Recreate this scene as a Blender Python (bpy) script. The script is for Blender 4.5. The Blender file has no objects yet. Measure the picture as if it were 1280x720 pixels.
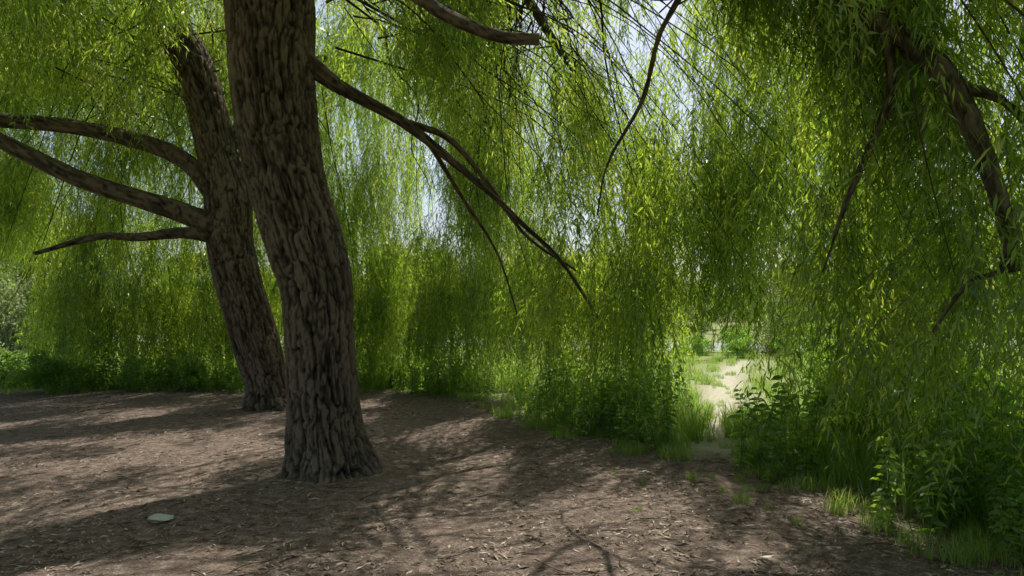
import bpy, math, random
import numpy as np
from mathutils import Vector, noise, Matrix, Euler
random.seed(7); rng=np.random.default_rng(7)
sc=bpy.context.scene
U=random.uniform
EL,AZ=math.radians(60),math.radians(18)
# ---------------- helpers ----------------
def link(o,parent=None):
    sc.collection.objects.link(o)
    if parent: o.parent=parent
    return o
def empty(name,loc=(0,0,0)):
    e=bpy.data.objects.new(name,None); e.location=loc; e.empty_display_size=.2
    return link(e)
def new_mat(name):
    m=bpy.data.materials.new(name); m.use_nodes=True
    nt=m.node_tree; nt.nodes.clear()
    return m,nt,nt.nodes,nt.links
def ramp(N,stops,interp='LINEAR'):
    r=N.new('ShaderNodeValToRGB'); r.color_ramp.interpolation=interp
    el=r.color_ramp.elements
    while len(el)<len(stops): el.new(.5)
    for e,(p,c) in zip(el,stops): e.position=p; e.color=(*c,1)
    return r
def leaf_mat(name,dif,tra,mixf=.5,rough=.45,gloss=.05,clump=0):
    m,nt,N,L=new_mat(name)
    g=N.new('ShaderNodeNewGeometry')
    r1=ramp(N,dif); r2=ramp(N,tra)
    src=g.outputs['Random Per Island']
    if clump:
        tc=N.new('ShaderNodeTexCoord'); nz_=N.new('ShaderNodeTexNoise'); nz_.inputs['Scale'].default_value=1.3; nz_.inputs['Detail'].default_value=2
        L.new(tc.outputs['Object'],nz_.inputs['Vector'])
        a=N.new('ShaderNodeMath'); a.operation='MULTIPLY_ADD'; L.new(nz_.outputs[0],a.inputs[0]); a.inputs[1].default_value=clump; a.inputs[2].default_value=.18-clump*.5
        b=N.new('ShaderNodeMath'); b.operation='MULTIPLY_ADD'; b.use_clamp=True; L.new(src,b.inputs[0]); b.inputs[1].default_value=.68; L.new(a.outputs[0],b.inputs[2]); src=b.outputs[0]
    L.new(src,r1.inputs[0]); L.new(src,r2.inputs[0])
    d=N.new('ShaderNodeBsdfDiffuse'); t=N.new('ShaderNodeBsdfTranslucent')
    L.new(r1.outputs[0],d.inputs[0]); L.new(r2.outputs[0],t.inputs[0])
    mx=N.new('ShaderNodeMixShader'); mx.inputs[0].default_value=mixf
    L.new(d.outputs[0],mx.inputs[1]); L.new(t.outputs[0],mx.inputs[2])
    gl=N.new('ShaderNodeBsdfGlossy'); gl.inputs['Roughness'].default_value=rough
    gl.inputs[0].default_value=(.8,.85,.8,1)
    m2=N.new('ShaderNodeMixShader'); m2.inputs[0].default_value=gloss
    L.new(mx.outputs[0],m2.inputs[1]); L.new(gl.outputs[0],m2.inputs[2])
    o=N.new('ShaderNodeOutputMaterial'); L.new(m2.outputs[0],o.inputs[0])
    return m
MAT_LEAF=leaf_mat('willow_leaf',[(0,(.035,.06,.014)),(.5,(.095,.15,.026)),(.9,(.17,.22,.05)),(1,(.24,.25,.07))],
                  [(0,(.14,.25,.02)),(.3,(.35,.55,.035)),(.65,(.60,.82,.06)),(.9,(.82,.94,.12)),(1,(.92,.92,.20))],.66,.36,.08,1.5)
MAT_GRASS=leaf_mat('grass_blade',[(0,(.08,.15,.03)),(.6,(.15,.22,.05)),(1,(.36,.34,.14))],
                  [(0,(.26,.5,.04)),(.7,(.46,.7,.08)),(1,(.65,.6,.22))],.52,clump=1.2)
MAT_WEED=leaf_mat('weed_leaf',[(0,(.05,.12,.025)),(1,(.14,.23,.05))],[(0,(.26,.54,.04)),(1,(.55,.8,.08))],.55,clump=1.2)
MAT_TREE=leaf_mat('tree_leaf',[(0,(.10,.13,.06)),(.5,(.16,.20,.08)),(1,(.22,.24,.12))],[(0,(.24,.36,.09)),(1,(.45,.52,.16))],.45)
MAT_LITTER=leaf_mat('dry_leaf',[(0,(.08,.057,.04)),(.5,(.19,.142,.10)),(.85,(.38,.30,.215)),(1,(.58,.49,.36))],
                  [(0,(.1,.06,.03)),(1,(.3,.2,.1))],.12)
m,nt,N,L=new_mat('green_stem'); p=N.new('ShaderNodeBsdfPrincipled'); p.inputs['Roughness'].default_value=.7
g=N.new('ShaderNodeNewGeometry'); r=ramp(N,[(0,(.10,.08,.035)),(.5,(.17,.14,.05)),(1,(.14,.17,.04))]); L.new(g.outputs['Random Per Island'],r.inputs[0]); L.new(r.outputs[0],p.inputs['Base Color'])
o=N.new('ShaderNodeOutputMaterial'); L.new(p.outputs[0],o.inputs[0]); MAT_STEM=m
def bark_mat(name,c0,c1,sc_=1.0,bump=.9):
    m,nt,N,L=new_mat(name)
    a=N.new('ShaderNodeAttribute'); a.attribute_name='bark'
    h=N.new('ShaderNodeAttribute'); h.attribute_name='ridge'
    n=N.new('ShaderNodeTexNoise'); n.inputs['Scale'].default_value=34*sc_; n.inputs['Detail'].default_value=9; n.inputs['Roughness'].default_value=.75
    n2=N.new('ShaderNodeTexNoise'); n2.inputs['Scale'].default_value=3.5; n2.inputs['Detail'].default_value=4
    for x in (n,n2): L.new(a.outputs['Vector'],x.inputs['Vector'])
    s=N.new('ShaderNodeMath'); s.operation='MULTIPLY_ADD'
    L.new(h.outputs['Fac'],s.inputs[0]); s.inputs[1].default_value=.85; L.new(n.outputs['Fac'],s.inputs[2])
    s2=N.new('ShaderNodeMath'); s2.operation='MULTIPLY_ADD'; L.new(n2.outputs['Fac'],s2.inputs[0]); s2.inputs[1].default_value=.6; L.new(s.outputs[0],s2.inputs[2])
    mr=N.new('ShaderNodeMapRange'); mr.inputs['From Min'].default_value=.65; mr.inputs['From Max'].default_value=1.8
    r=ramp(N,[(.2,c0),(.62,tuple(x*.65+y*.35 for x,y in zip(c0,c1))),(.98,c1)])
    L.new(s2.outputs[0],mr.inputs[0]); L.new(mr.outputs[0],r.inputs[0])
    b=N.new('ShaderNodeBump'); b.inputs['Strength'].default_value=bump; b.inputs['Distance'].default_value=.03
    L.new(n.outputs['Fac'],b.inputs['Height'])
    p=N.new('ShaderNodeBsdfPrincipled'); p.inputs['Roughness'].default_value=.9; p.inputs['Specular IOR Level'].default_value=.2
    L.new(r.outputs[0],p.inputs['Base Color']); L.new(b.outputs[0],p.inputs['Normal'])
    o=N.new('ShaderNodeOutputMaterial'); L.new(p.outputs[0],o.inputs[0])
    return m
MAT_BARK=bark_mat('willow_bark',(.013,.010,.008),(.25,.195,.145),1,1)
MAT_TWIG=bark_mat('willow_twig',(.04,.03,.02),(.16,.12,.07),1.5,.5)

def catmull(pts,n):
    P=np.array(pts,float); out=[]
    Q=np.vstack([2*P[0]-P[1],P,2*P[-1]-P[-2]])
    seg=len(P)-1
    for i in range(n):
        t=i/(n-1)*seg; k=min(int(t),seg-1); u=t-k
        a,b,c,d=Q[k],Q[k+1],Q[k+2],Q[k+3]
        out.append(.5*((2*b)+(-a+c)*u+(2*a-5*b+4*c-d)*u*u+(-a+3*b-3*c+d)*u**3))
    return np.array(out)
class Geo:
    def __init__(s): s.v=[];s.f=[];s.m=[];s.b=[];s.h=[]
    def n(s): return len(s.v)
def tube(G,path,nr,ns,ridge=0.0,flare=0,mat=0,wob=0.0,bulge=None,cap=True,freq=12):
    """path rows = x,y,z,r"""
    C=catmull(path,nr); pos=C[:,:3]; rad=np.maximum(C[:,3],.0015)
    T=np.gradient(pos,axis=0); T/=np.linalg.norm(T,axis=1)[:,None]+1e-9
    ref=np.array([0,1,0.]) if abs(T[0][1])<.8 else np.array([1.,0,0])
    ln=0; base=G.n(); sd=U(0,50)
    for i in range(nr):
        if i: ln+=np.linalg.norm(pos[i]-pos[i-1])
        t=T[i]; u=ref-t*np.dot(ref,t); u/=np.linalg.norm(u); w=np.cross(t,u); ref=u
        for j in range(ns):
            a=2*math.pi*j/ns; ca,sa=math.cos(a),math.sin(a)
            r=rad[i]; R=r; hv=.5
            if wob: R*=1+wob*noise.noise(Vector((ca*1.2+sd,sa*1.2,ln*1.1)))
            if flare and ln<1.1:
                k=max(0,1-ln/.95)**2.6
                R*=1+flare*k*(.6+.4*math.sin(a*5+sd)+.3*math.sin(a*3+1+sd))
            if ridge:
                ww=noise.noise(Vector((ca*r*6,sa*r*6,ln*4+sd)))*.6
                q1=abs(noise.noise(Vector((ca*r*freq+sd,sa*r*freq+ww,ln*1.7+ww))))
                q2=abs(noise.noise(Vector((ca*r*freq*1.9+sd,sa*r*freq*1.9+9,ln*4.6+ww*2))))
                e=min(1,q1*5.5)*.5+min(1,q2*5)*.5
                nn=noise.fractal(Vector((ca*r*30,sa*r*30,ln*15+sd)),.8,2.1,3)
                hv=max(0,min(1,e+nn*.28))
                R+=ridge*(hv-.65)
            if bulge:
                for (bl,ba,br,bh) in bulge:
                    da=(a-ba+math.pi)%(2*math.pi)-math.pi
                    R+=bh*math.exp(-((ln-bl)/br)**2-(da/.5)**2)
            p=pos[i]+(u*ca+w*sa)*R
            G.v.append(tuple(p)); G.b.append((ca*r+sd,sa*r,ln*.3)); G.h.append(hv)
    for i in range(nr-1):
        for j in range(ns):
            a=base+i*ns+j; b=base+i*ns+(j+1)%ns
            G.f.append((a,b,b+ns,a+ns)); G.m.append(mat)
    if cap:
        G.f.append(tuple(base+(nr-1)*ns+j for j in range(ns))); G.m.append(mat)
def to_mesh(G,name,mats,smooth=True,bark=False):
    me=bpy.data.meshes.new(name); me.from_pydata(G.v,[],G.f); 
    for m in mats: me.materials.append(m)
    if any(G.m): me.polygons.foreach_set('material_index',G.m)
    if smooth: me.polygons.foreach_set('use_smooth',[True]*len(G.f))
    if bark and len(G.b)==len(G.v):
        a=me.attributes.new('bark','FLOAT_VECTOR','POINT'); a.data.foreach_set('vector',np.array(G.b,'f').ravel())
        a=me.attributes.new('ridge','FLOAT','POINT'); a.data.foreach_set('value',np.array(G.h,'f'))
    me.update(); return me
def arrays(G):
    co=np.array(G.v,'f'); tot=np.array([len(f) for f in G.f],'i'); lv=np.concatenate([np.array(f,'i') for f in G.f]); return co,lv,tot,np.array(G.m,'i')
def merge(name,places,mats):
    """places: list of (variant arrays, 4x4 matrix) -> one mesh"""
    CO=[];LV=[];TT=[];MI=[];off=0
    for (co,lv,tt,mi),M in places:
        M=np.array(M,'f'); CO.append(co@M[:3,:3].T+M[:3,3]); LV.append(lv+off); TT.append(tt); MI.append(mi); off+=len(co)
    CO=np.concatenate(CO);LV=np.concatenate(LV);TT=np.concatenate(TT);MI=np.concatenate(MI)
    me=bpy.data.meshes.new(name); me.vertices.add(len(CO)); me.loops.add(len(LV)); me.polygons.add(len(TT))
    me.vertices.foreach_set('co',CO.astype('f').ravel()); me.loops.foreach_set('vertex_index',LV.astype('i'))
    st=np.zeros(len(TT),'i'); st[1:]=np.cumsum(TT)[:-1]
    me.polygons.foreach_set('loop_start',st)
    try: me.polygons.foreach_set('loop_total',TT)
    except Exception: pass
    for m in mats: me.materials.append(m)
    me.polygons.foreach_set('material_index',MI); me.update(calc_edges=True)
    print(name,'faces',len(TT)); return me
def leaf(G,b,d,L,w,droop=.25,mat=0,full=False):
    b=Vector(b); d=Vector(d).normalized()
    s=d.cross(Vector((U(-1,1),U(-1,1),U(-.6,1.)))) 
    if s.length<1e-3: s=Vector((1,0,0))
    s.normalize()
    dn=Vector((0,0,-1)); k=G.n()
    if not full:
        p1=b+d*L*.42+dn*droop*L*.08; p3=b+d*L*.95+dn*droop*L
        for p in (b,p1+s*w*.55,p3,p1-s*w*.55): G.v.append(tuple(p)); G.b.append((0,0,0)); G.h.append(.5)
        G.f.append((k,k+1,k+2,k+3)); G.m.append(mat); return
    p1=b+d*L*.33+dn*droop*L*.06; p2=b+d*L*.68+dn*droop*L*.35; p3=b+d*L*.95+dn*droop*L
    for p in (b,p1+s*w*.5,p1-s*w*.5,p2+s*w*.38,p2-s*w*.38,p3): 
        G.v.append(tuple(p)); G.b.append((0,0,0)); G.h.append(.5)
    G.f+= [(k,k+1,k+2),(k+1,k+3,k+4,k+2),(k+3,k+5,k+4)]; G.m+=[mat]*3

# ---------------- footprint of the bare soil under the crown ----------------
EDGE=[(-13.5,15.4),(-9,15.0),(-5.5,15.4),(-2.5,15.0),(-.7,13.6),(.3,11.0),(.9,9.4),(1.9,7.8),(2.35,8.0),(2.75,7.1),(3.05,5.8),(3.15,4.6),(3.4,3.2)]
POLY=EDGE+[(5,0),(6,-8),(-6,-12),(-18,-8),(-19,8)]
def sdist(x,y):
    """>0 outside polygon"""
    x=np.asarray(x,float);y=np.asarray(y,float)
    dmin=np.full(x.shape,1e9); ins=np.zeros(x.shape,bool); n=len(POLY)
    for i in range(n):
        x1,y1=POLY[i];x2,y2=POLY[(i+1)%n]
        dx,dy=x2-x1,y2-y1
        t=np.clip(((x-x1)*dx+(y-y1)*dy)/(dx*dx+dy*dy),0,1)
        dmin=np.minimum(dmin,np.hypot(x-x1-t*dx,y-y1-t*dy))
        c=((y1>y)!=(y2>y))&(x<(x2-x1)*(y-y1)/(y2-y1+1e-12)+x1)
        ins^=c
    return np.where(ins,-dmin,dmin)
PATH=[(1.2,5.0),(2.15,7.6),(3.0,10),(4.3,14),(6.3,20),(9,26)]
def pdist(x,y):
    x=np.asarray(x,float);y=np.asarray(y,float); d=np.full(x.shape,1e9)
    for (x1,y1),(x2,y2) in zip(PATH[:-1],PATH[1:]):
        dx,dy=x2-x1,y2-y1; t=np.clip(((x-x1)*dx+(y-y1)*dy)/(dx*dx+dy*dy),0,1)
        d=np.minimum(d,np.hypot(x-x1-t*dx,y-y1-t*dy))
    return d
def gz(x,y):
    far=max(0,1-math.hypot(x,y)/40)
    z=.05*noise.noise(Vector((x*.55,y*.55,0)))+.02*noise.noise(Vector((x*2.3,y*2.3,3)))
    z+=.012*noise.noise(Vector((x*7,y*7,5)))
    return z*(.3+.7*far)
# ---------------- ground ----------------
n=380; u=np.linspace(-1,1,n)
gx=np.sinh(u*6.2)*1.6; gy=np.sinh(u*6.2)*1.6+6
X,Y=np.meshgrid(gx,gy)
Z=np.array([gz(a,b) for a,b in zip(X.ravel(),Y.ravel())])
V=np.stack([X.ravel(),Y.ravel(),Z],1)
idx=np.arange(n*n).reshape(n,n)
F=np.stack([idx[:-1,:-1],idx[:-1,1:],idx[1:,1:],idx[1:,:-1]],-1).reshape(-1,4)
me=bpy.data.meshes.new('ground'); me.from_pydata(V.tolist(),[],F.tolist()); me.polygons.foreach_set('use_smooth',[True]*len(F))
sd=sdist(V[:,0],V[:,1]); pdv=pdist(V[:,0],V[:,1])
a=me.attributes.new('grass','FLOAT','POINT'); a.data.foreach_set('value',np.clip(sd/1.0*.5+.5,0,1).astype('f'))
a=me.attributes.new('path','FLOAT','POINT'); a.data.foreach_set('value',np.clip(1.1-pdv/1.1,0,1).astype('f'))
m,nt,N,L=new_mat('soil_and_grass')
tc=N.new('ShaderNodeTexCoord')
def nz(s,d=6,r=.6):
    x=N.new('ShaderNodeTexNoise'); x.inputs['Scale'].default_value=s; x.inputs['Detail'].default_value=d; x.inputs['Roughness'].default_value=r
    L.new(tc.outputs['Object'],x.inputs['Vector']); return x
n1=nz(.9);n2=nz(9,8,.7);n3=nz(55,6,.7)
v=N.new('ShaderNodeTexVoronoi'); v.inputs['Scale'].default_value=38; L.new(tc.outputs['Object'],v.inputs['Vector'])
soil=ramp(N,[(.32,(.042,.030,.024)),(.5,(.16,.118,.094)),(.66,(.42,.34,.285))]); 
mm=N.new('ShaderNodeMath'); mm.operation='MULTIPLY_ADD'; L.new(n2.outputs[0],mm.inputs[0]); mm.inputs[1].default_value=.5
m3=N.new('ShaderNodeMath'); m3.operation='MULTIPLY'; L.new(n3.outputs[0],m3.inputs[0]); m3.inputs[1].default_value=.5; L.new(m3.outputs[0],mm.inputs[2])
L.new(mm.outputs[0],soil.inputs[0])
gr=ramp(N,[(.3,(.12,.17,.045)),(.55,(.25,.28,.10)),(.8,(.45,.42,.24))]); L.new(mm.outputs[0],gr.inputs[0])
pa=ramp(N,[(.3,(.32,.29,.19)),(.7,(.62,.58,.45))]); L.new(mm.outputs[0],pa.inputs[0])
ag=N.new('ShaderNodeAttribute');ag.attribute_name='grass'; ap=N.new('ShaderNodeAttribute');ap.attribute_name='path'
ad=N.new('ShaderNodeMath');ad.operation='ADD';L.new(ag.outputs['Fac'],ad.inputs[0])
sub=N.new('ShaderNodeMath');sub.operation='MULTIPLY_ADD';L.new(n1.outputs[0],sub.inputs[0]);sub.inputs[1].default_value=.6;sub.inputs[2].default_value=-.34
L.new(sub.outputs[0],ad.inputs[1])
st=N.new('ShaderNodeMapRange');st.inputs['From Min'].default_value=.42;st.inputs['From Max'].default_value=.72;L.new(ad.outputs[0],st.inputs[0])
x1=N.new('ShaderNodeMix');x1.data_type='RGBA';L.new(st.outputs[0],x1.inputs[0]);L.new(soil.outputs[0],x1.inputs[6]);L.new(gr.outputs[0],x1.inputs[7])
pn=N.new('ShaderNodeMath');pn.operation='MULTIPLY_ADD';L.new(n2.outputs[0],pn.inputs[0]);pn.inputs[1].default_value=2.0;pn.inputs[2].default_value=-1.0
pq=N.new('ShaderNodeMath');pq.operation='ADD';pq.use_clamp=True;L.new(pn.outputs[0],pq.inputs[0]);L.new(ap.outputs['Fac'],pq.inputs[1])
pm=N.new('ShaderNodeMath');pm.operation='MULTIPLY';L.new(pq.outputs[0],pm.inputs[0]);L.new(ap.outputs['Fac'],pm.inputs[1])
pm2=N.new('ShaderNodeMath');pm2.operation='MULTIPLY';L.new(pm.outputs[0],pm2.inputs[0]);L.new(st.outputs[0],pm2.inputs[1])
x2=N.new('ShaderNodeMix');x2.data_type='RGBA';L.new(pm2.outputs[0],x2.inputs[0]);L.new(x1.outputs[2],x2.inputs[6]);L.new(pa.outputs[0],x2.inputs[7])
b=N.new('ShaderNodeBump');b.inputs['Strength'].default_value=.8;b.inputs['Distance'].default_value=.03
L.new(mm.outputs[0],b.inputs['Height'])
b2=N.new('ShaderNodeBump');b2.inputs['Strength'].default_value=.35;b2.inputs['Distance'].default_value=.012;L.new(v.outputs['Distance'],b2.inputs['Height']);L.new(b.outputs[0],b2.inputs['Normal'])
p=N.new('ShaderNodeBsdfPrincipled');p.inputs['Roughness'].default_value=.95;p.inputs['Specular IOR Level'].default_value=.15
L.new(x2.outputs[2],p.inputs['Base Color']);L.new(b2.outputs[0],p.inputs['Normal'])
o=N.new('ShaderNodeOutputMaterial');L.new(p.outputs[0],o.inputs[0])
me.materials.append(m); ground=link(bpy.data.objects.new('ground',me))
# ---------------- pond ----------------
pts=[(-70,62),(-40,52),(-20,46),(-5,40),(4,35),(10,33),(18,34),(30,36),(50,40),(60,48),(40,52),(20,46),(8,50),(-10,66),(-40,76),(-70,80)]
C=catmull([(*q,.035,0) for q in pts+[pts[0]]],120)[:,:3]
me=bpy.data.meshes.new('pond_water'); me.from_pydata([(c[0],c[1],.05) for c in C[:-1]],[],[tuple(range(119))])
m,nt,N,L=new_mat('water'); p=N.new('ShaderNodeBsdfPrincipled');p.inputs['Base Color'].default_value=(.30,.33,.24,1);p.inputs['Roughness'].default_value=.3;p.inputs['IOR'].default_value=1.33
nn=N.new('ShaderNodeTexNoise');nn.inputs['Scale'].default_value=900;b=N.new('ShaderNodeBump');b.inputs['Strength'].default_value=.25;L.new(nn.outputs[0],b.inputs['Height']);L.new(b.outputs[0],p.inputs['Normal'])
o=N.new('ShaderNodeOutputMaterial');L.new(p.outputs[0],o.inputs[0]); me.materials.append(m); link(bpy.data.objects.new('pond',me))
# ---------------- willow trees ----------------
w1=empty('willow_tree',(-1.93,7.2,0)); w2=empty('willow_tree.001',(-4.4,12.4,0))
def child(name,me,par):
    o=bpy.data.objects.new(name,me); link(o,par); o.location=-Vector(par.location); return o
G=Geo()
tube(G,[(-1.90,7.2,-.12,.42),(-1.93,7.2,.15,.39),(-1.965,7.2,.42,.365),(-1.99,7.2,.76,.345),(-2.025,7.2,1.35,.337),(-2.06,7.2,1.94,.352),(-2.19,7.2,2.44,.385),(-2.42,7.2,3.29,.39),(-2.53,7.2,4.13,.415),(-2.56,7.25,4.98,.45),(-2.7,7.4,6.0,.42),(-2.9,7.6,7.2,.33),(-3.0,7.7,8.6,.22)],640,240,ridge=.065,flare=.5,wob=.07,bulge=[(2.0,0.2,.10,.06),(2.25,.3,.16,.03),(4.35,.1,.3,.08)])
child('trunk',to_mesh(G,'trunk',[MAT_BARK],True,True),w1)
G=Geo()
tube(G,[(-4.36,12.4,-.12,.44),(-4.40,12.4,.1,.42),(-4.45,12.4,.44,.375),(-4.6,12.4,1.0,.385),(-4.77,12.4,1.6,.39),(-5.0,12.4,2.4,.39),(-5.13,12.4,3.05,.40),(-5.17,12.4,3.78,.385),(-5.31,12.4,4.5,.34),(-5.75,12.4,6.1,.33),(-6.4,12.3,7.4,.29),(-6.9,12.2,8.8,.2)],420,150,ridge=.05,flare=.42,wob=.08,bulge=[(3.3,3.2,.2,.08)],freq=10)
child('trunk',to_mesh(G,'trunk',[MAT_BARK],True,True),w2)
# limbs
G1=Geo();G2=Geo(); SP=[]
def limb(G,p,nr=90,ns=22,r=.014,leafy=None):
    tube(G,p,nr,ns,ridge=r,wob=.18,freq=14)
    if leafy:
        C=catmull(p,60)
        for k in range(leafy[1]): 
            c=C[int(U(leafy[0],1)*59)]; SP.append((c[0]+U(-.25,.25),c[1]+U(-.1,.5),c[2]+U(-.1,.25)))
limb(G2,[(-5.2,12.4,3.55,.22),(-5.45,12.3,3.98,.18),(-5.86,12.2,4.46,.155),(-6.57,12.2,4.77,.14),(-7.7,12.1,5.0,.13),(-9.14,12,5.12,.12),(-10.5,12,5.1,.10),(-12,12,4.7,.07)])
limb(G2,[(-5.15,12.3,3.2,.24),(-5.5,12.15,3.36,.20),(-6.0,12.0,3.57,.17),(-7.0,11.9,3.86,.155),(-7.86,11.8,4.2,.145),(-9.0,11.7,4.80,.13),(-10.5,11.6,5.6,.1)])
limb(G2,[(-5.2,12.2,3.05,.13),(-5.7,11.9,3.12,.10),(-6.4,11.7,3.02,.08),(-7.0,11.5,3.0,.055),(-7.9,11.3,2.7,.03)],60,14,leafy=(.7,6))
limb(G2,[(-5.3,12.4,4.4,.2),(-5.0,12.9,5.4,.15),(-4.6,13.6,6.6,.11),(-4.0,14.6,7.2,.07)],60,14,leafy=(.3,14))
limb(G1,[(-2.35,7.15,4.45,.17),(-2.07,7.2,4.24,.10),(-1.83,7.4,4.1,.075),(-1.28,7.8,3.88,.060),(-.77,8.2,3.55,.050),(-.35,8.5,3.25,.040),(0.05,8.8,2.92,.032),(.65,9.2,2.4,.024),(1.22,9.5,1.6,.012)],leafy=(.5,14))
limb(G1,[(-1.28,7.8,3.88,.045),(-.75,8.1,3.75,.036),(-.3,8.5,3.3,.028),(.2,9.0,2.7,.02),(.9,9.6,2.3,.012)],60,12,leafy=(.3,8))
limb(G1,[(-1.0,8.0,3.72,.03),(-.6,8.6,3.1,.022),(-.2,9.2,2.5,.015),(.1,9.8,1.6,.01)],60,10,leafy=(.4,5))
limb(G1,[(-2.6,7.2,5.6,.16),(-1.8,6.3,4.95,.09),(-.9,5.5,4.28,.055),(-.52,5.5,4.05,.05),(-.13,5.5,3.89,.047),(.22,5.5,3.86,.042)],70,16)
limb(G1,[(-2.6,7.3,6.3,.25),(0,6.2,7.1,.19),(1.8,5.6,5.9,.15),(2.55,5.5,4.4,.105),(2.97,5.4,3.90,.09),(3.29,5.2,3.48,.08),(3.50,5.1,2.90,.066),(3.6,5.0,2.38,.055),(3.65,4.95,1.95,.04)],140,18,leafy=(.6,14))
limb(G1,[(3.2,5.3,3.60,.055),(3.45,5.25,3.4,.045),(3.75,5.2,3.26,.03),(4.1,5.3,3.0,.02)],40,12,leafy=(.2,4))
limb(G1,[(2.95,5.4,3.92,.05),(3.0,5.4,3.4,.038),(2.88,5.5,3.0,.03),(2.72,5.6,2.5,.018),(2.6,5.7,2.0,.008)],40,12,leafy=(.4,4))
limb(G1,[(3.62,5.0,2.1,.03),(3.5,4.9,1.95,.02),(3.2,4.8,1.85,.014),(2.95,4.8,1.5,.008)],40,10,leafy=(.4,2))
limb(G1,[(1.6,5.9,6.0,.06),(1.65,6.3,4.9,.03),(1.4,6.5,4.3,.024),(1.3,6.8,3.8,.018),(.98,7.0,3.2,.012),(.9,7.2,2.7,.006)],50,10,leafy=(.3,8))
limb(G1,[(-2.6,7.3,5.9,.22),(-1.6,8.6,7.0,.15),(-.3,10.4,7.2,.1),(1,12.4,6.3,.06)],60,14,leafy=(.3,18))
limb(G1,[(0,6.2,7.1,.09),(.8,7.2,7.3,.05),(1.4,8.2,7.1,.025),(1.9,9,6.5,.01)],60,12,leafy=(.3,8))
limb(G1,[(-2.7,7.3,6.3,.2),(-4.2,6.2,7.2,.13),(-6.5,5.4,7.2,.08)],50,12)
child('limbs',to_mesh(G1,'limbs',[MAT_BARK],True,True),w1); child('limbs',to_mesh(G2,'limbs',[MAT_BARK],True,True),w2)
# thin arching branches toward the curtain
EP=np.array(EDGE); seg=np.hypot(*(EP[1:]-EP[:-1]).T); cum=np.r_[0,np.cumsum(seg)]; tot=cum[-1]
def edge_pt(s):
    k=min(np.searchsorted(cum,s,'right')-1,len(seg)-1); t=(s-cum[k])/seg[k]
    q=EP[k]*(1-t)+EP[k+1]*t; d=(EP[k+1]-EP[k])/seg[k]
    return q,np.array([-d[1],d[0]])
hang=[]
G1=Geo();G2=Geo()
for i in range(240):
    s=U(0,tot) if i%3 else U(tot*.45,tot)
    q,nrm=edge_pt(s); q=q+nrm*U(.0,2.0)
    if q[0]<-3.6: st0=Vector((-6+U(-2,2),12.3+U(-1,1),U(5.5,8.8))); G=G2
    elif q[1]<7.5: st0=Vector((1.8+U(-1,1.5),5.8+U(-.3,1.5),U(4.8,6.6))); G=G1
    else: st0=Vector((-1.5+U(-1.2,2.2),9+U(-1,1.5),U(5.4,8))); G=G1
    e=Vector((q[0],q[1],U(.8,4.5))); d=e-st0; r0=U(.009,.022); pw=U(1.3,2.3)
    ctrl=[]
    for k in range(6):
        t=k/5
        zz=st0.z+(e.z-st0.z)*(t**pw)+.5*math.sin(math.pi*t*.6)
        ctrl.append((st0.x+d.x*t+U(-.22,.22),st0.y+d.y*t+U(-.2,.2),zz+U(-.14,.14),r0*(1-t*.8)))
    tube(G,ctrl,26,5,mat=0)
    for c in catmull(ctrl,12): hang.append((c[0],c[1],c[2]))
child('branchlets',to_mesh(G1,'branchlets',[MAT_TWIG],True,True),w1); child('branchlets',to_mesh(G2,'branchlets',[MAT_TWIG],True,True),w2)
# hanging foliage sprays
def cluster(seed,ns,Lm,R,step=.033,leanmax=.35):
    random.seed(seed); G=Geo(); la0=U(0,6.28)
    for s in range(ns):
        a=U(0,6.28); rr=R*math.sqrt(U(0,1)); x,y=rr*math.cos(a),rr*math.sin(a); z=U(-.5,0)*Lm*.35
        L=Lm*U(.45,1.1); n=max(3,int(L/.4)+1); la=la0+U(-.9,.9); lean=U(.04,leanmax)
        P=[(x*.35,y*.35,z+.12,.003)]
        for k in range(n):
            t=(k+1)/n
            P.append((x+math.cos(la)*lean*L*t**.6+U(-.03,.03),y+math.sin(la)*lean*L*t**.6+U(-.03,.03),z-L*t,.0028*(1-t*.6)))
        tube(G,P,n+3,3,mat=1,cap=False)
        m=int(L/step); C=catmull(P,m); az=U(0,6.28)
        dens=U(.0,.2)
        for k in range(int(m*U(.0,.25)),m):
            if U(0,1)<dens: continue
            az+=2.4+U(-.5,.5); el=math.radians(U(15,75))
            d=(math.cos(az)*math.sin(el),math.sin(az)*math.sin(el),-math.cos(el))
            ll=U(.075,.15)*(1-.35*(k/m)**3)
            leaf(G,C[k][:3],d,ll,ll*U(.14,.22),U(.1,.5))
            if U(0,1)<.06: # side twig
                q=Vector(C[k][:3]); dd=Vector((math.cos(az),math.sin(az),-.3))
                for j in range(random.randint(4,10)):
                    q=q+dd*.04; dd=(dd+Vector((0,0,-.16))).normalized(); a2=U(0,6.28)
                    leaf(G,q,(dd.x+.7*math.cos(a2),dd.y+.7*math.sin(a2),dd.z-.2),U(.06,.13),U(.012,.02),.3)
    return arrays(G)
longc=[cluster(100+i,10,2.4,.36,leanmax=.3) for i in range(9)]
shortc=[cluster(200+i,10,1.1,.34,leanmax=.4) for i in range(7)]
random.seed(11)
PL={1:[],2:[]}
co_=1/math.tan(EL); DX,DY=math.sin(AZ)*co_,math.cos(AZ)*co_
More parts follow.
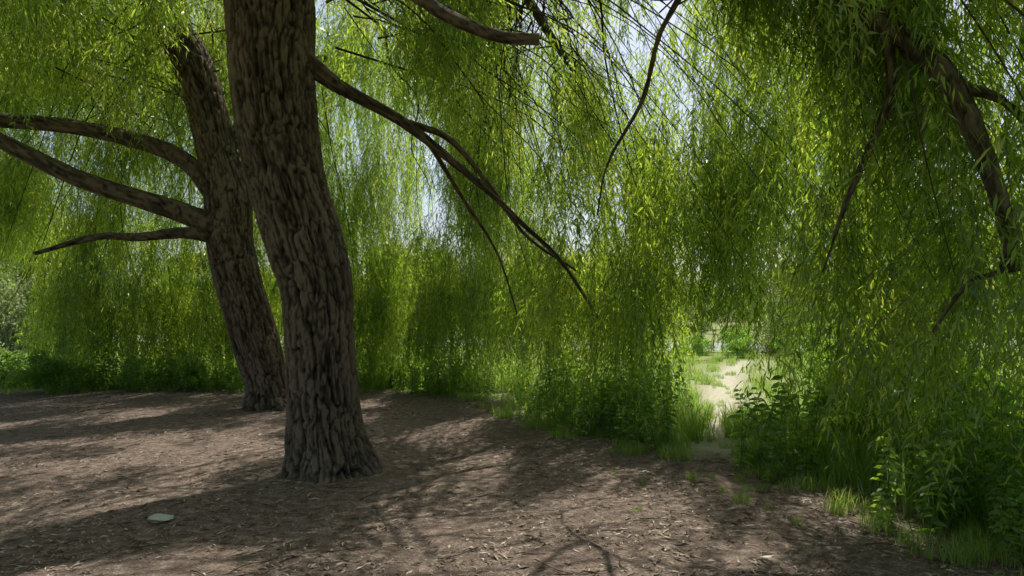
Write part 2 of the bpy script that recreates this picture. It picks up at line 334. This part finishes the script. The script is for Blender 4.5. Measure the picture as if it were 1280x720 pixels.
BIG=[(.0,5.3,.4),(1.0,5.7,.45),(1.9,6.1,.5),(-.2,6.7,.35),(.9,7.0,.45),(2.5,5.2,.5),(.7,4.6,.35),(1.7,4.8,.4),(-1.0,5.9,.3),(1.9,7.3,.35),(-.6,7.7,.3),
       (-3.4,6.5,.4),(-4.9,7.4,.45),(-6.5,8.8,.5),(-4.7,9.5,.4),(-3.3,5.3,.3),(-8,8,.5),(-.9,9.4,.3),(-6,6.2,.5),(-3.2,8.6,.3),(-8.4,10.6,.5),(-6.3,11.4,.4),(-2.6,10.6,.3),(-2.2,4.4,.2),(-.7,3.6,.2)]
HOLES=[]
for hx,hy,hr in BIG:
    for j in range(3):
        a=U(0,6.28); r=hr*math.sqrt(U(0,1))*1.15; HOLES.append((hx+r*math.cos(a),hy+r*math.sin(a),U(.12,.24)))
for i in range(26): HOLES.append((U(-8,3),U(3.4,12),U(.08,.16)))
def gap(x,y,z,bias=.6):
    """openings through the crown along the sun's direction; >0 leafy"""
    gx_,gy_=x-DX*z,y-DY*z
    for hx,hy,hr in HOLES:
        if (gx_-hx)**2+((gy_-hy)*.85)**2<(hr+.2)**2: return -1
    return noise.noise(Vector((gx_*.95,gy_*.7,12.3)))+.5*noise.noise(Vector((gx_*2.1,gy_*2.1,4.3)))+bias
def clear_line(x,y,ztop,L):
    return all(gap(x,y,ztop-L*f)>-.9 for f in (.15,.5,.85))
def spray(x,y,z,v,scl=1,tilt=.15,L=1.0,soft=.02):
    if z-L*.5>1.2 and not clear_line(x,y,z,L) and U(0,1)>soft: return False
    k=2 if (x<-3.6 and y>6) else 1
    s=scl*U(.85,1.15)
    M=Matrix.Translation((x,y,z))@Euler((U(-tilt,tilt),U(-tilt,tilt),U(0,6.28))).to_matrix().to_4x4()@Matrix.Scale(s,4)
    PL[k].append((v,M)); return True
i=0
while i<860:
    s=U(0,tot); q,nr=edge_pt(s)
    if s>tot-6.2 and U(0,1)<.3: continue
    off=U(0,1)**1.1*2.8; q=q+nr*off
    if q[1]<5.4 and U(0,1)<.7: continue
    pd=float(pdist(q[0],q[1])); zt=9.8 if q[1]>9 else 8.2; L=2.4
    if U(0,1)<.28: zb=U(-.1,.8)
    else: zb=U(0,zt-L)
    if noise.noise(Vector((q[0]*.8,q[1]*.8,zb*.4)))+U(-.45,.45)<-.2: continue
    if .8<q[0]<2.3 and 7.3<q[1]<11.5 and .5<zb<3.5 and U(0,1)<.45: continue
    if pd<.85: zb=max(zb,1.3+U(0,.7))
    if q[0]/max(q[1],1)<-.69: zb=max(zb,2.8+U(0,.8))
    if off<.4 and q[1]<7.5: zb=max(zb,.6)
    if spray(q[0],q[1],zb+L,random.choice(longc),1,.12,2.4,.15): i+=1
# outer veil of the crown beyond the path opening
for i in range(85):
    y=U(8.8,13); x=y*U(.27,.56); zb=U(1.7+.02*y,6.2)
    spray(x,y,zb+2.3,random.choice(longc),1,.12,2.4,1.0)
for target,bias in ((950,.6),(650,-.08)):
    k=0
    while k<target:
        x,y=U(-13,5),U(-1,16.5)
        d=-float(sdist(x,y))
        if d<-1.5: continue
        top=5.8+3.8*(1-math.exp(-max(d,.3)/2.2)); zb=4.7+.11*max(0,y-4)
        if bias<0: zb+=.8; top+=.8
        if d<0: zb,top=6.2,8.6
        zz=U(zb,top)
        if gap(x,y,zz+.5,bias)<0: continue
        if math.hypot(x+2.5,y-7.2)<.9 or (y<3 and zz<5.2): continue
        if spray(x,y,zz+1.1,random.choice(shortc),1.05,.3): k+=1
for i in range(420): spray(U(-10,4.5),U(-7,0),U(6,8.2),random.choice(shortc),1.2,.3)
for (x,y,z) in random.sample(hang,680)+SP:
    if x>2.6 and y<5.5 and U(0,1)<.6: continue
    spray(x,y,z,random.choice(shortc),.9,.3)
for i in range(120): spray(U(-9.5,-4.6),U(10.6,12.2),U(5.9,9),random.choice(shortc),1,.3)
for k,w in ((1,w1),(2,w2)):
    child('foliage',merge('foliage',PL[k],[MAT_LEAF,MAT_STEM]),w)
# ---------------- leaf litter ----------------
random.seed(3); G=Geo(); k=0
while k<38000:
    y=1.5+13.5*U(0,1)**1.6; x=U(-.85*y-.5,.8*y+.3)
    if sdist(x,y)>.5: continue
    if noise.noise(Vector((x*1.1,y*1.1,7)))+.5*noise.noise(Vector((x*4,y*4,9)))+U(-.35,.35)<-.12: continue
    a=U(0,6.28); l=U(.018,.08) if U(0,1)<.9 else U(.07,.12); w=l*U(.12,.3); z=gz(x,y)+.003; t=U(-.1,.35); c,s=math.cos(a),math.sin(a); i=G.n(); b_=U(-.005,.012)
    G.v+=[(x,y,z),(x+c*l*.5-s*w/2,y+s*l*.5+c*w/2,z+b_+t*l*.3),(x+c*l,y+s*l,z+t*l*.4),(x+c*l*.5+s*w/2,y+s*l*.5-c*w/2,z+b_*.6+.002)]
    G.f.append((i,i+1,i+2,i+3)); G.m.append(0); k+=1
link(bpy.data.objects.new('leaf_litter',to_mesh(G,'leaf_litter',[MAT_LITTER],False)))
G=Geo()
for i in range(230):
    y=2+11*U(0,1)**1.3; x=U(-.8*y,.7*y)
    if sdist(x,y)>0: continue
    a=U(0,6.28); l=U(.08,.4)
    P=[(x+math.cos(a+U(-.2,.2))*l*t,y+math.sin(a+U(-.2,.2))*l*t,gz(x+math.cos(a)*l*t,y+math.sin(a)*l*t)+.006+U(0,.01),U(.0015,.0045)) for t in (0,.33,.66,1)]
    tube(G,P,8,5,mat=0)
link(bpy.data.objects.new('fallen_twigs',to_mesh(G,'fallen_twigs',[MAT_TWIG],True,True)))
# broad fallen leaf
G=Geo(); cx,cy=-2.83,5.3; rows=9
for i in range(rows):
    t=i/(rows-1); w=.055*math.sin(math.pi*min(1,t*.9+.05))**.8
    for j in (-1,-.5,0,.5,1):
        G.v.append((cx+t*.17,cy+j*w*(1+.2*math.sin(9*t+j))+.06*t,gz(cx,cy)+.03+.02*abs(j)+.012*math.sin(6*t)+.01*j))
for i in range(rows-1):
    for j in range(4): a=i*5+j; G.f.append((a,a+1,a+6,a+5)); G.m.append(0)
G.b=[];link(bpy.data.objects.new('fallen_leaf',to_mesh(G,'fallen_leaf',[leaf_mat('pale_leaf',[(0,(.50,.53,.43)),(1,(.50,.53,.43))],[(0,(.2,.3,.1)),(1,(.2,.3,.1))],.1)])))
# ---------------- grass and undergrowth ----------------
def tuft(seed,n,h,R):
    random.seed(seed); G=Geo()
    for i in range(n):
        a=U(0,6.28); r=R*math.sqrt(U(0,1)); x,y=r*math.cos(a),r*math.sin(a); a2=U(0,6.28); hh=h*U(.4,1.1); ln=U(.1,.8)*hh; w=U(.003,.006)
        k=G.n(); sx,sy=-math.sin(a2)*w,math.cos(a2)*w
        for t,ww in ((0,1),(.35,1),(.7,.7)):
            ox=math.cos(a2)*ln*t*t; oy=math.sin(a2)*ln*t*t; z=hh*(t-.25*t*t)
            G.v+=[(x+ox-sx*ww,y+oy-sy*ww,z-.02),(x+ox+sx*ww,y+oy+sy*ww,z-.02)]
        G.v.append((x+math.cos(a2)*ln,y+math.sin(a2)*ln,hh*.72))
        G.f+=[(k,k+1,k+3,k+2),(k+2,k+3,k+5,k+4),(k+4,k+5,k+6)];G.m+=[0]*3
    return arrays(G)
def weed(seed,n,h,R):
    random.seed(seed); G=Geo()
    for i in range(n):
        a=U(0,6.28); r=R*math.sqrt(U(0,1)); x,y=r*math.cos(a),r*math.sin(a); hh=h*U(.5,1.1); lx,ly=U(-.2,.2)*hh,U(-.2,.2)*hh
        P=[(x,y,-.03,.004),(x+lx*.4,y+ly*.4,hh*.5,.003),(x+lx,y+ly,hh,.002)]
        tube(G,P,6,4,mat=1,cap=False)
        for c in catmull(P,int(hh/.06)+3)[1:]:
            for q in range(3):
                az=U(0,6.28); leaf(G,c[:3],(math.cos(az),math.sin(az),U(-.1,.5)),U(.05,.12),U(.02,.045),.4,0,True)
    return arrays(G)
tufts=[tuft(300+i,80,.5,.25) for i in range(5)]
weeds=[weed(320+i,8,.65,.3) for i in range(5)]
random.seed(21)
def put(v,x,y,s,L_): L_.append((v,Matrix.Translation((x,y,gz(x,y)))@Euler((U(-.12,.12),U(-.12,.12),U(0,6.28))).to_matrix().to_4x4()@Matrix.Diagonal((s,s,s*U(.8,1.2),1))))
gl=[];wl=[];ml=[]
for i in range(950):
    s=U(0,tot) if i%2 else U(tot*.62,tot); q,nr=edge_pt(s); off=U(-.4,3.2)
    q=q+nr*off
    if float(pdist(*q))<.25: continue
    if noise.noise(Vector((q[0]*1.1,q[1]*1.1,31)))+U(-.3,.3)<-.2: continue
    put(random.choice(tufts),q[0],q[1],U(.5,1.3) if off>.4 else U(.2,.6),gl)
for i in range(560):
    s=U(0,tot*.5) if i%2 else U(tot*.6,tot); q,nr=edge_pt(s); off=U(.0,3)
    q=q+nr*off
    if float(pdist(*q))<.6: continue
    if noise.noise(Vector((q[0]*.9,q[1]*.9,41)))+U(-.25,.25)<-.08: continue
    put(random.choice(weeds),q[0],q[1],U(.4,1.5),wl)
for i in range(1500):
    y=U(8,36)**1; x=U(-.85*y,.85*y)
    if sdist(x,y)<2.2 or pdist(x,y)<.35: continue
    put(random.choice(tufts),x,y,U(.5,1.0),ml)
for i in range(18): put(random.choice(tufts),U(1.0,2.7),U(5,7.5),U(.12,.32),gl)
for i in range(30): 
    y=U(8,20); put(random.choice(tufts),2.15+(y-7.6)*.33+U(-.3,.3),y,U(.2,.5),gl)
link(bpy.data.objects.new('grass',merge('grass',gl,[MAT_GRASS])))
link(bpy.data.objects.new('undergrowth',merge('undergrowth',wl,[MAT_WEED,MAT_STEM])))
link(bpy.data.objects.new('meadow_grass',merge('meadow_grass',ml,[MAT_GRASS])))
# ---------------- shrubs, distant trees ----------------
def crown(seed,h,r,nl,ls,mat,trunk=True,lobes=14):
    random.seed(seed); G=Geo()
    if trunk:
        tube(G,[(0,0,-.2,.3),(.1,0,h*.25,.22),(.0,.1,h*.6,.1),(0,0,h*.85,.03)],14,8,mat=1)
        for j in range(6):
            a=U(0,6.28); tube(G,[(.05,0,h*U(.25,.4),.1),(math.cos(a)*r*.4,math.sin(a)*r*.4,h*.55,.06),(math.cos(a)*r*.7,math.sin(a)*r*.7,h*.75,.02)],8,5,mat=1)
    z0=.2 if trunk else .12
    LB=[]
    for i in range(lobes):
        a=U(0,6.28); zz=U(z0,.9); k=math.sqrt(max(.05,1-(abs(zz-.5)/.5)**2)); rr=r*k*math.sqrt(U(.1,1))*.75
        LB.append((rr*math.cos(a),rr*math.sin(a),h*zz,r*U(.25,.42)))
    for i in range(nl):
        l=random.choice(LB); v=Vector((random.gauss(0,1),random.gauss(0,1),random.gauss(0,1))).normalized()*l[3]*U(.55,1.08)
        c=Vector((l[0]+v.x,l[1]+v.y,max(.05,l[2]+v.z*.8)))
        leaf(G,c,(U(-1,1),U(-1,1),U(-.8,.6)),ls*U(.6,1.3),ls*U(.35,.6),.3,0,not trunk)
    return to_mesh(G,'crown',[mat,MAT_TWIG],False,True)
treem=[crown(400+i,9,4,7000,.38,MAT_TREE) for i in range(3)]
bushm=[crown(420+i,1.5,1.0,2600,.10,MAT_WEED,False,10) for i in range(3)]
bigb=[crown(440+i,4.2,2.6,5000,.22,MAT_TREE,False,14) for i in range(2)]
random.seed(31)
dt=empty('distant_trees'); 
def tree(x,y,s,ms=treem,par=dt):
    o=bpy.data.objects.new('tree',random.choice(ms)); link(o,par); o.location=(x,y,gz(x,y)); o.rotation_euler=(0,0,U(0,6.28)); o.scale=(s,s,s)
for i in range(70): tree(-110+220*i/69+U(-2,2),U(85,115),U(.8,1.4))
for (x,y,s) in [(-28,42,1),(2,60,.9),(-9,50,.8),(-40,60,1.1)]: tree(x,y,s)
for i in range(46): tree(-75+150*i/45+U(-2,2),U(78,84),U(.7,1.2),bigb)
for i,(x,y,s) in enumerate([(-9.8,15.0,.6),(-10.6,14.8,.7),(-7.2,15.4,.45),(-4.2,16.4,.5),(-8.4,15.3,.55),(4.4,8.6,.7),(5.2,7.4,.9),(4.6,6.2,.7),(1.6,11.6,.5),(5.6,11,.9),(7,14,.9),(-14,22,1.2),(-9,21,1.2),(7.2,27.5,.8),(9.6,29,1.0),(11.2,28,.7),(6.0,29.5,.9),(12.8,29.5,1.1)]):
    o=bpy.data.objects.new('shrub',bushm[i%3]); link(o); o.location=(x,y,gz(x,y)-.05); o.rotation_euler=(0,0,U(0,6.28)); o.scale=(s,s,s)
for i,(x,y,s) in enumerate([(-5,40,.8),(-11,32,.8),(13,24,.9),(17,26,1.0),(-24,34,1),(8.2,31,.42),(10.5,31.3,.36),(5.2,32,.4),(12.2,31,.5)]):
    o=bpy.data.objects.new('shrub',bigb[i%2]); link(o); o.location=(x,y,gz(x,y)-.05); o.rotation_euler=(0,0,U(0,6.28)); o.scale=(s,s,s)
# ---------------- light ----------------
w=bpy.data.worlds.new('World'); sc.world=w; w.use_nodes=True; nt=w.node_tree; bg=nt.nodes['Background']
sk=nt.nodes.new('ShaderNodeTexSky'); sk.sky_type='NISHITA'; sk.sun_disc=False; sk.sun_elevation=EL; sk.sun_rotation=AZ; sk.dust_density=3.0
nt.links.new(sk.outputs[0],bg.inputs[0]); bg.inputs[1].default_value=.15
sl=bpy.data.lights.new('sun','SUN'); sl.energy=5; sl.angle=math.radians(.53); sl.color=(1,.95,.86)
so=link(bpy.data.objects.new('sun',sl)); dv=Vector((math.sin(AZ)*math.cos(EL),math.cos(AZ)*math.cos(EL),math.sin(EL)))
so.rotation_euler=dv.to_track_quat('Z','Y').to_euler(); so.location=dv*40
# ---------------- camera ----------------
cam=bpy.data.cameras.new('camera'); co=link(bpy.data.objects.new('camera',cam)); cam.sensor_width=36; cam.lens=24; cam.shift_y=.03125
co.location=(0,0,1.6); co.rotation_euler=(math.radians(90),0,0); cam.clip_end=2000; sc.camera=co
sc.view_settings.view_transform='Standard'; sc.view_settings.look='None'; sc.view_settings.exposure=0
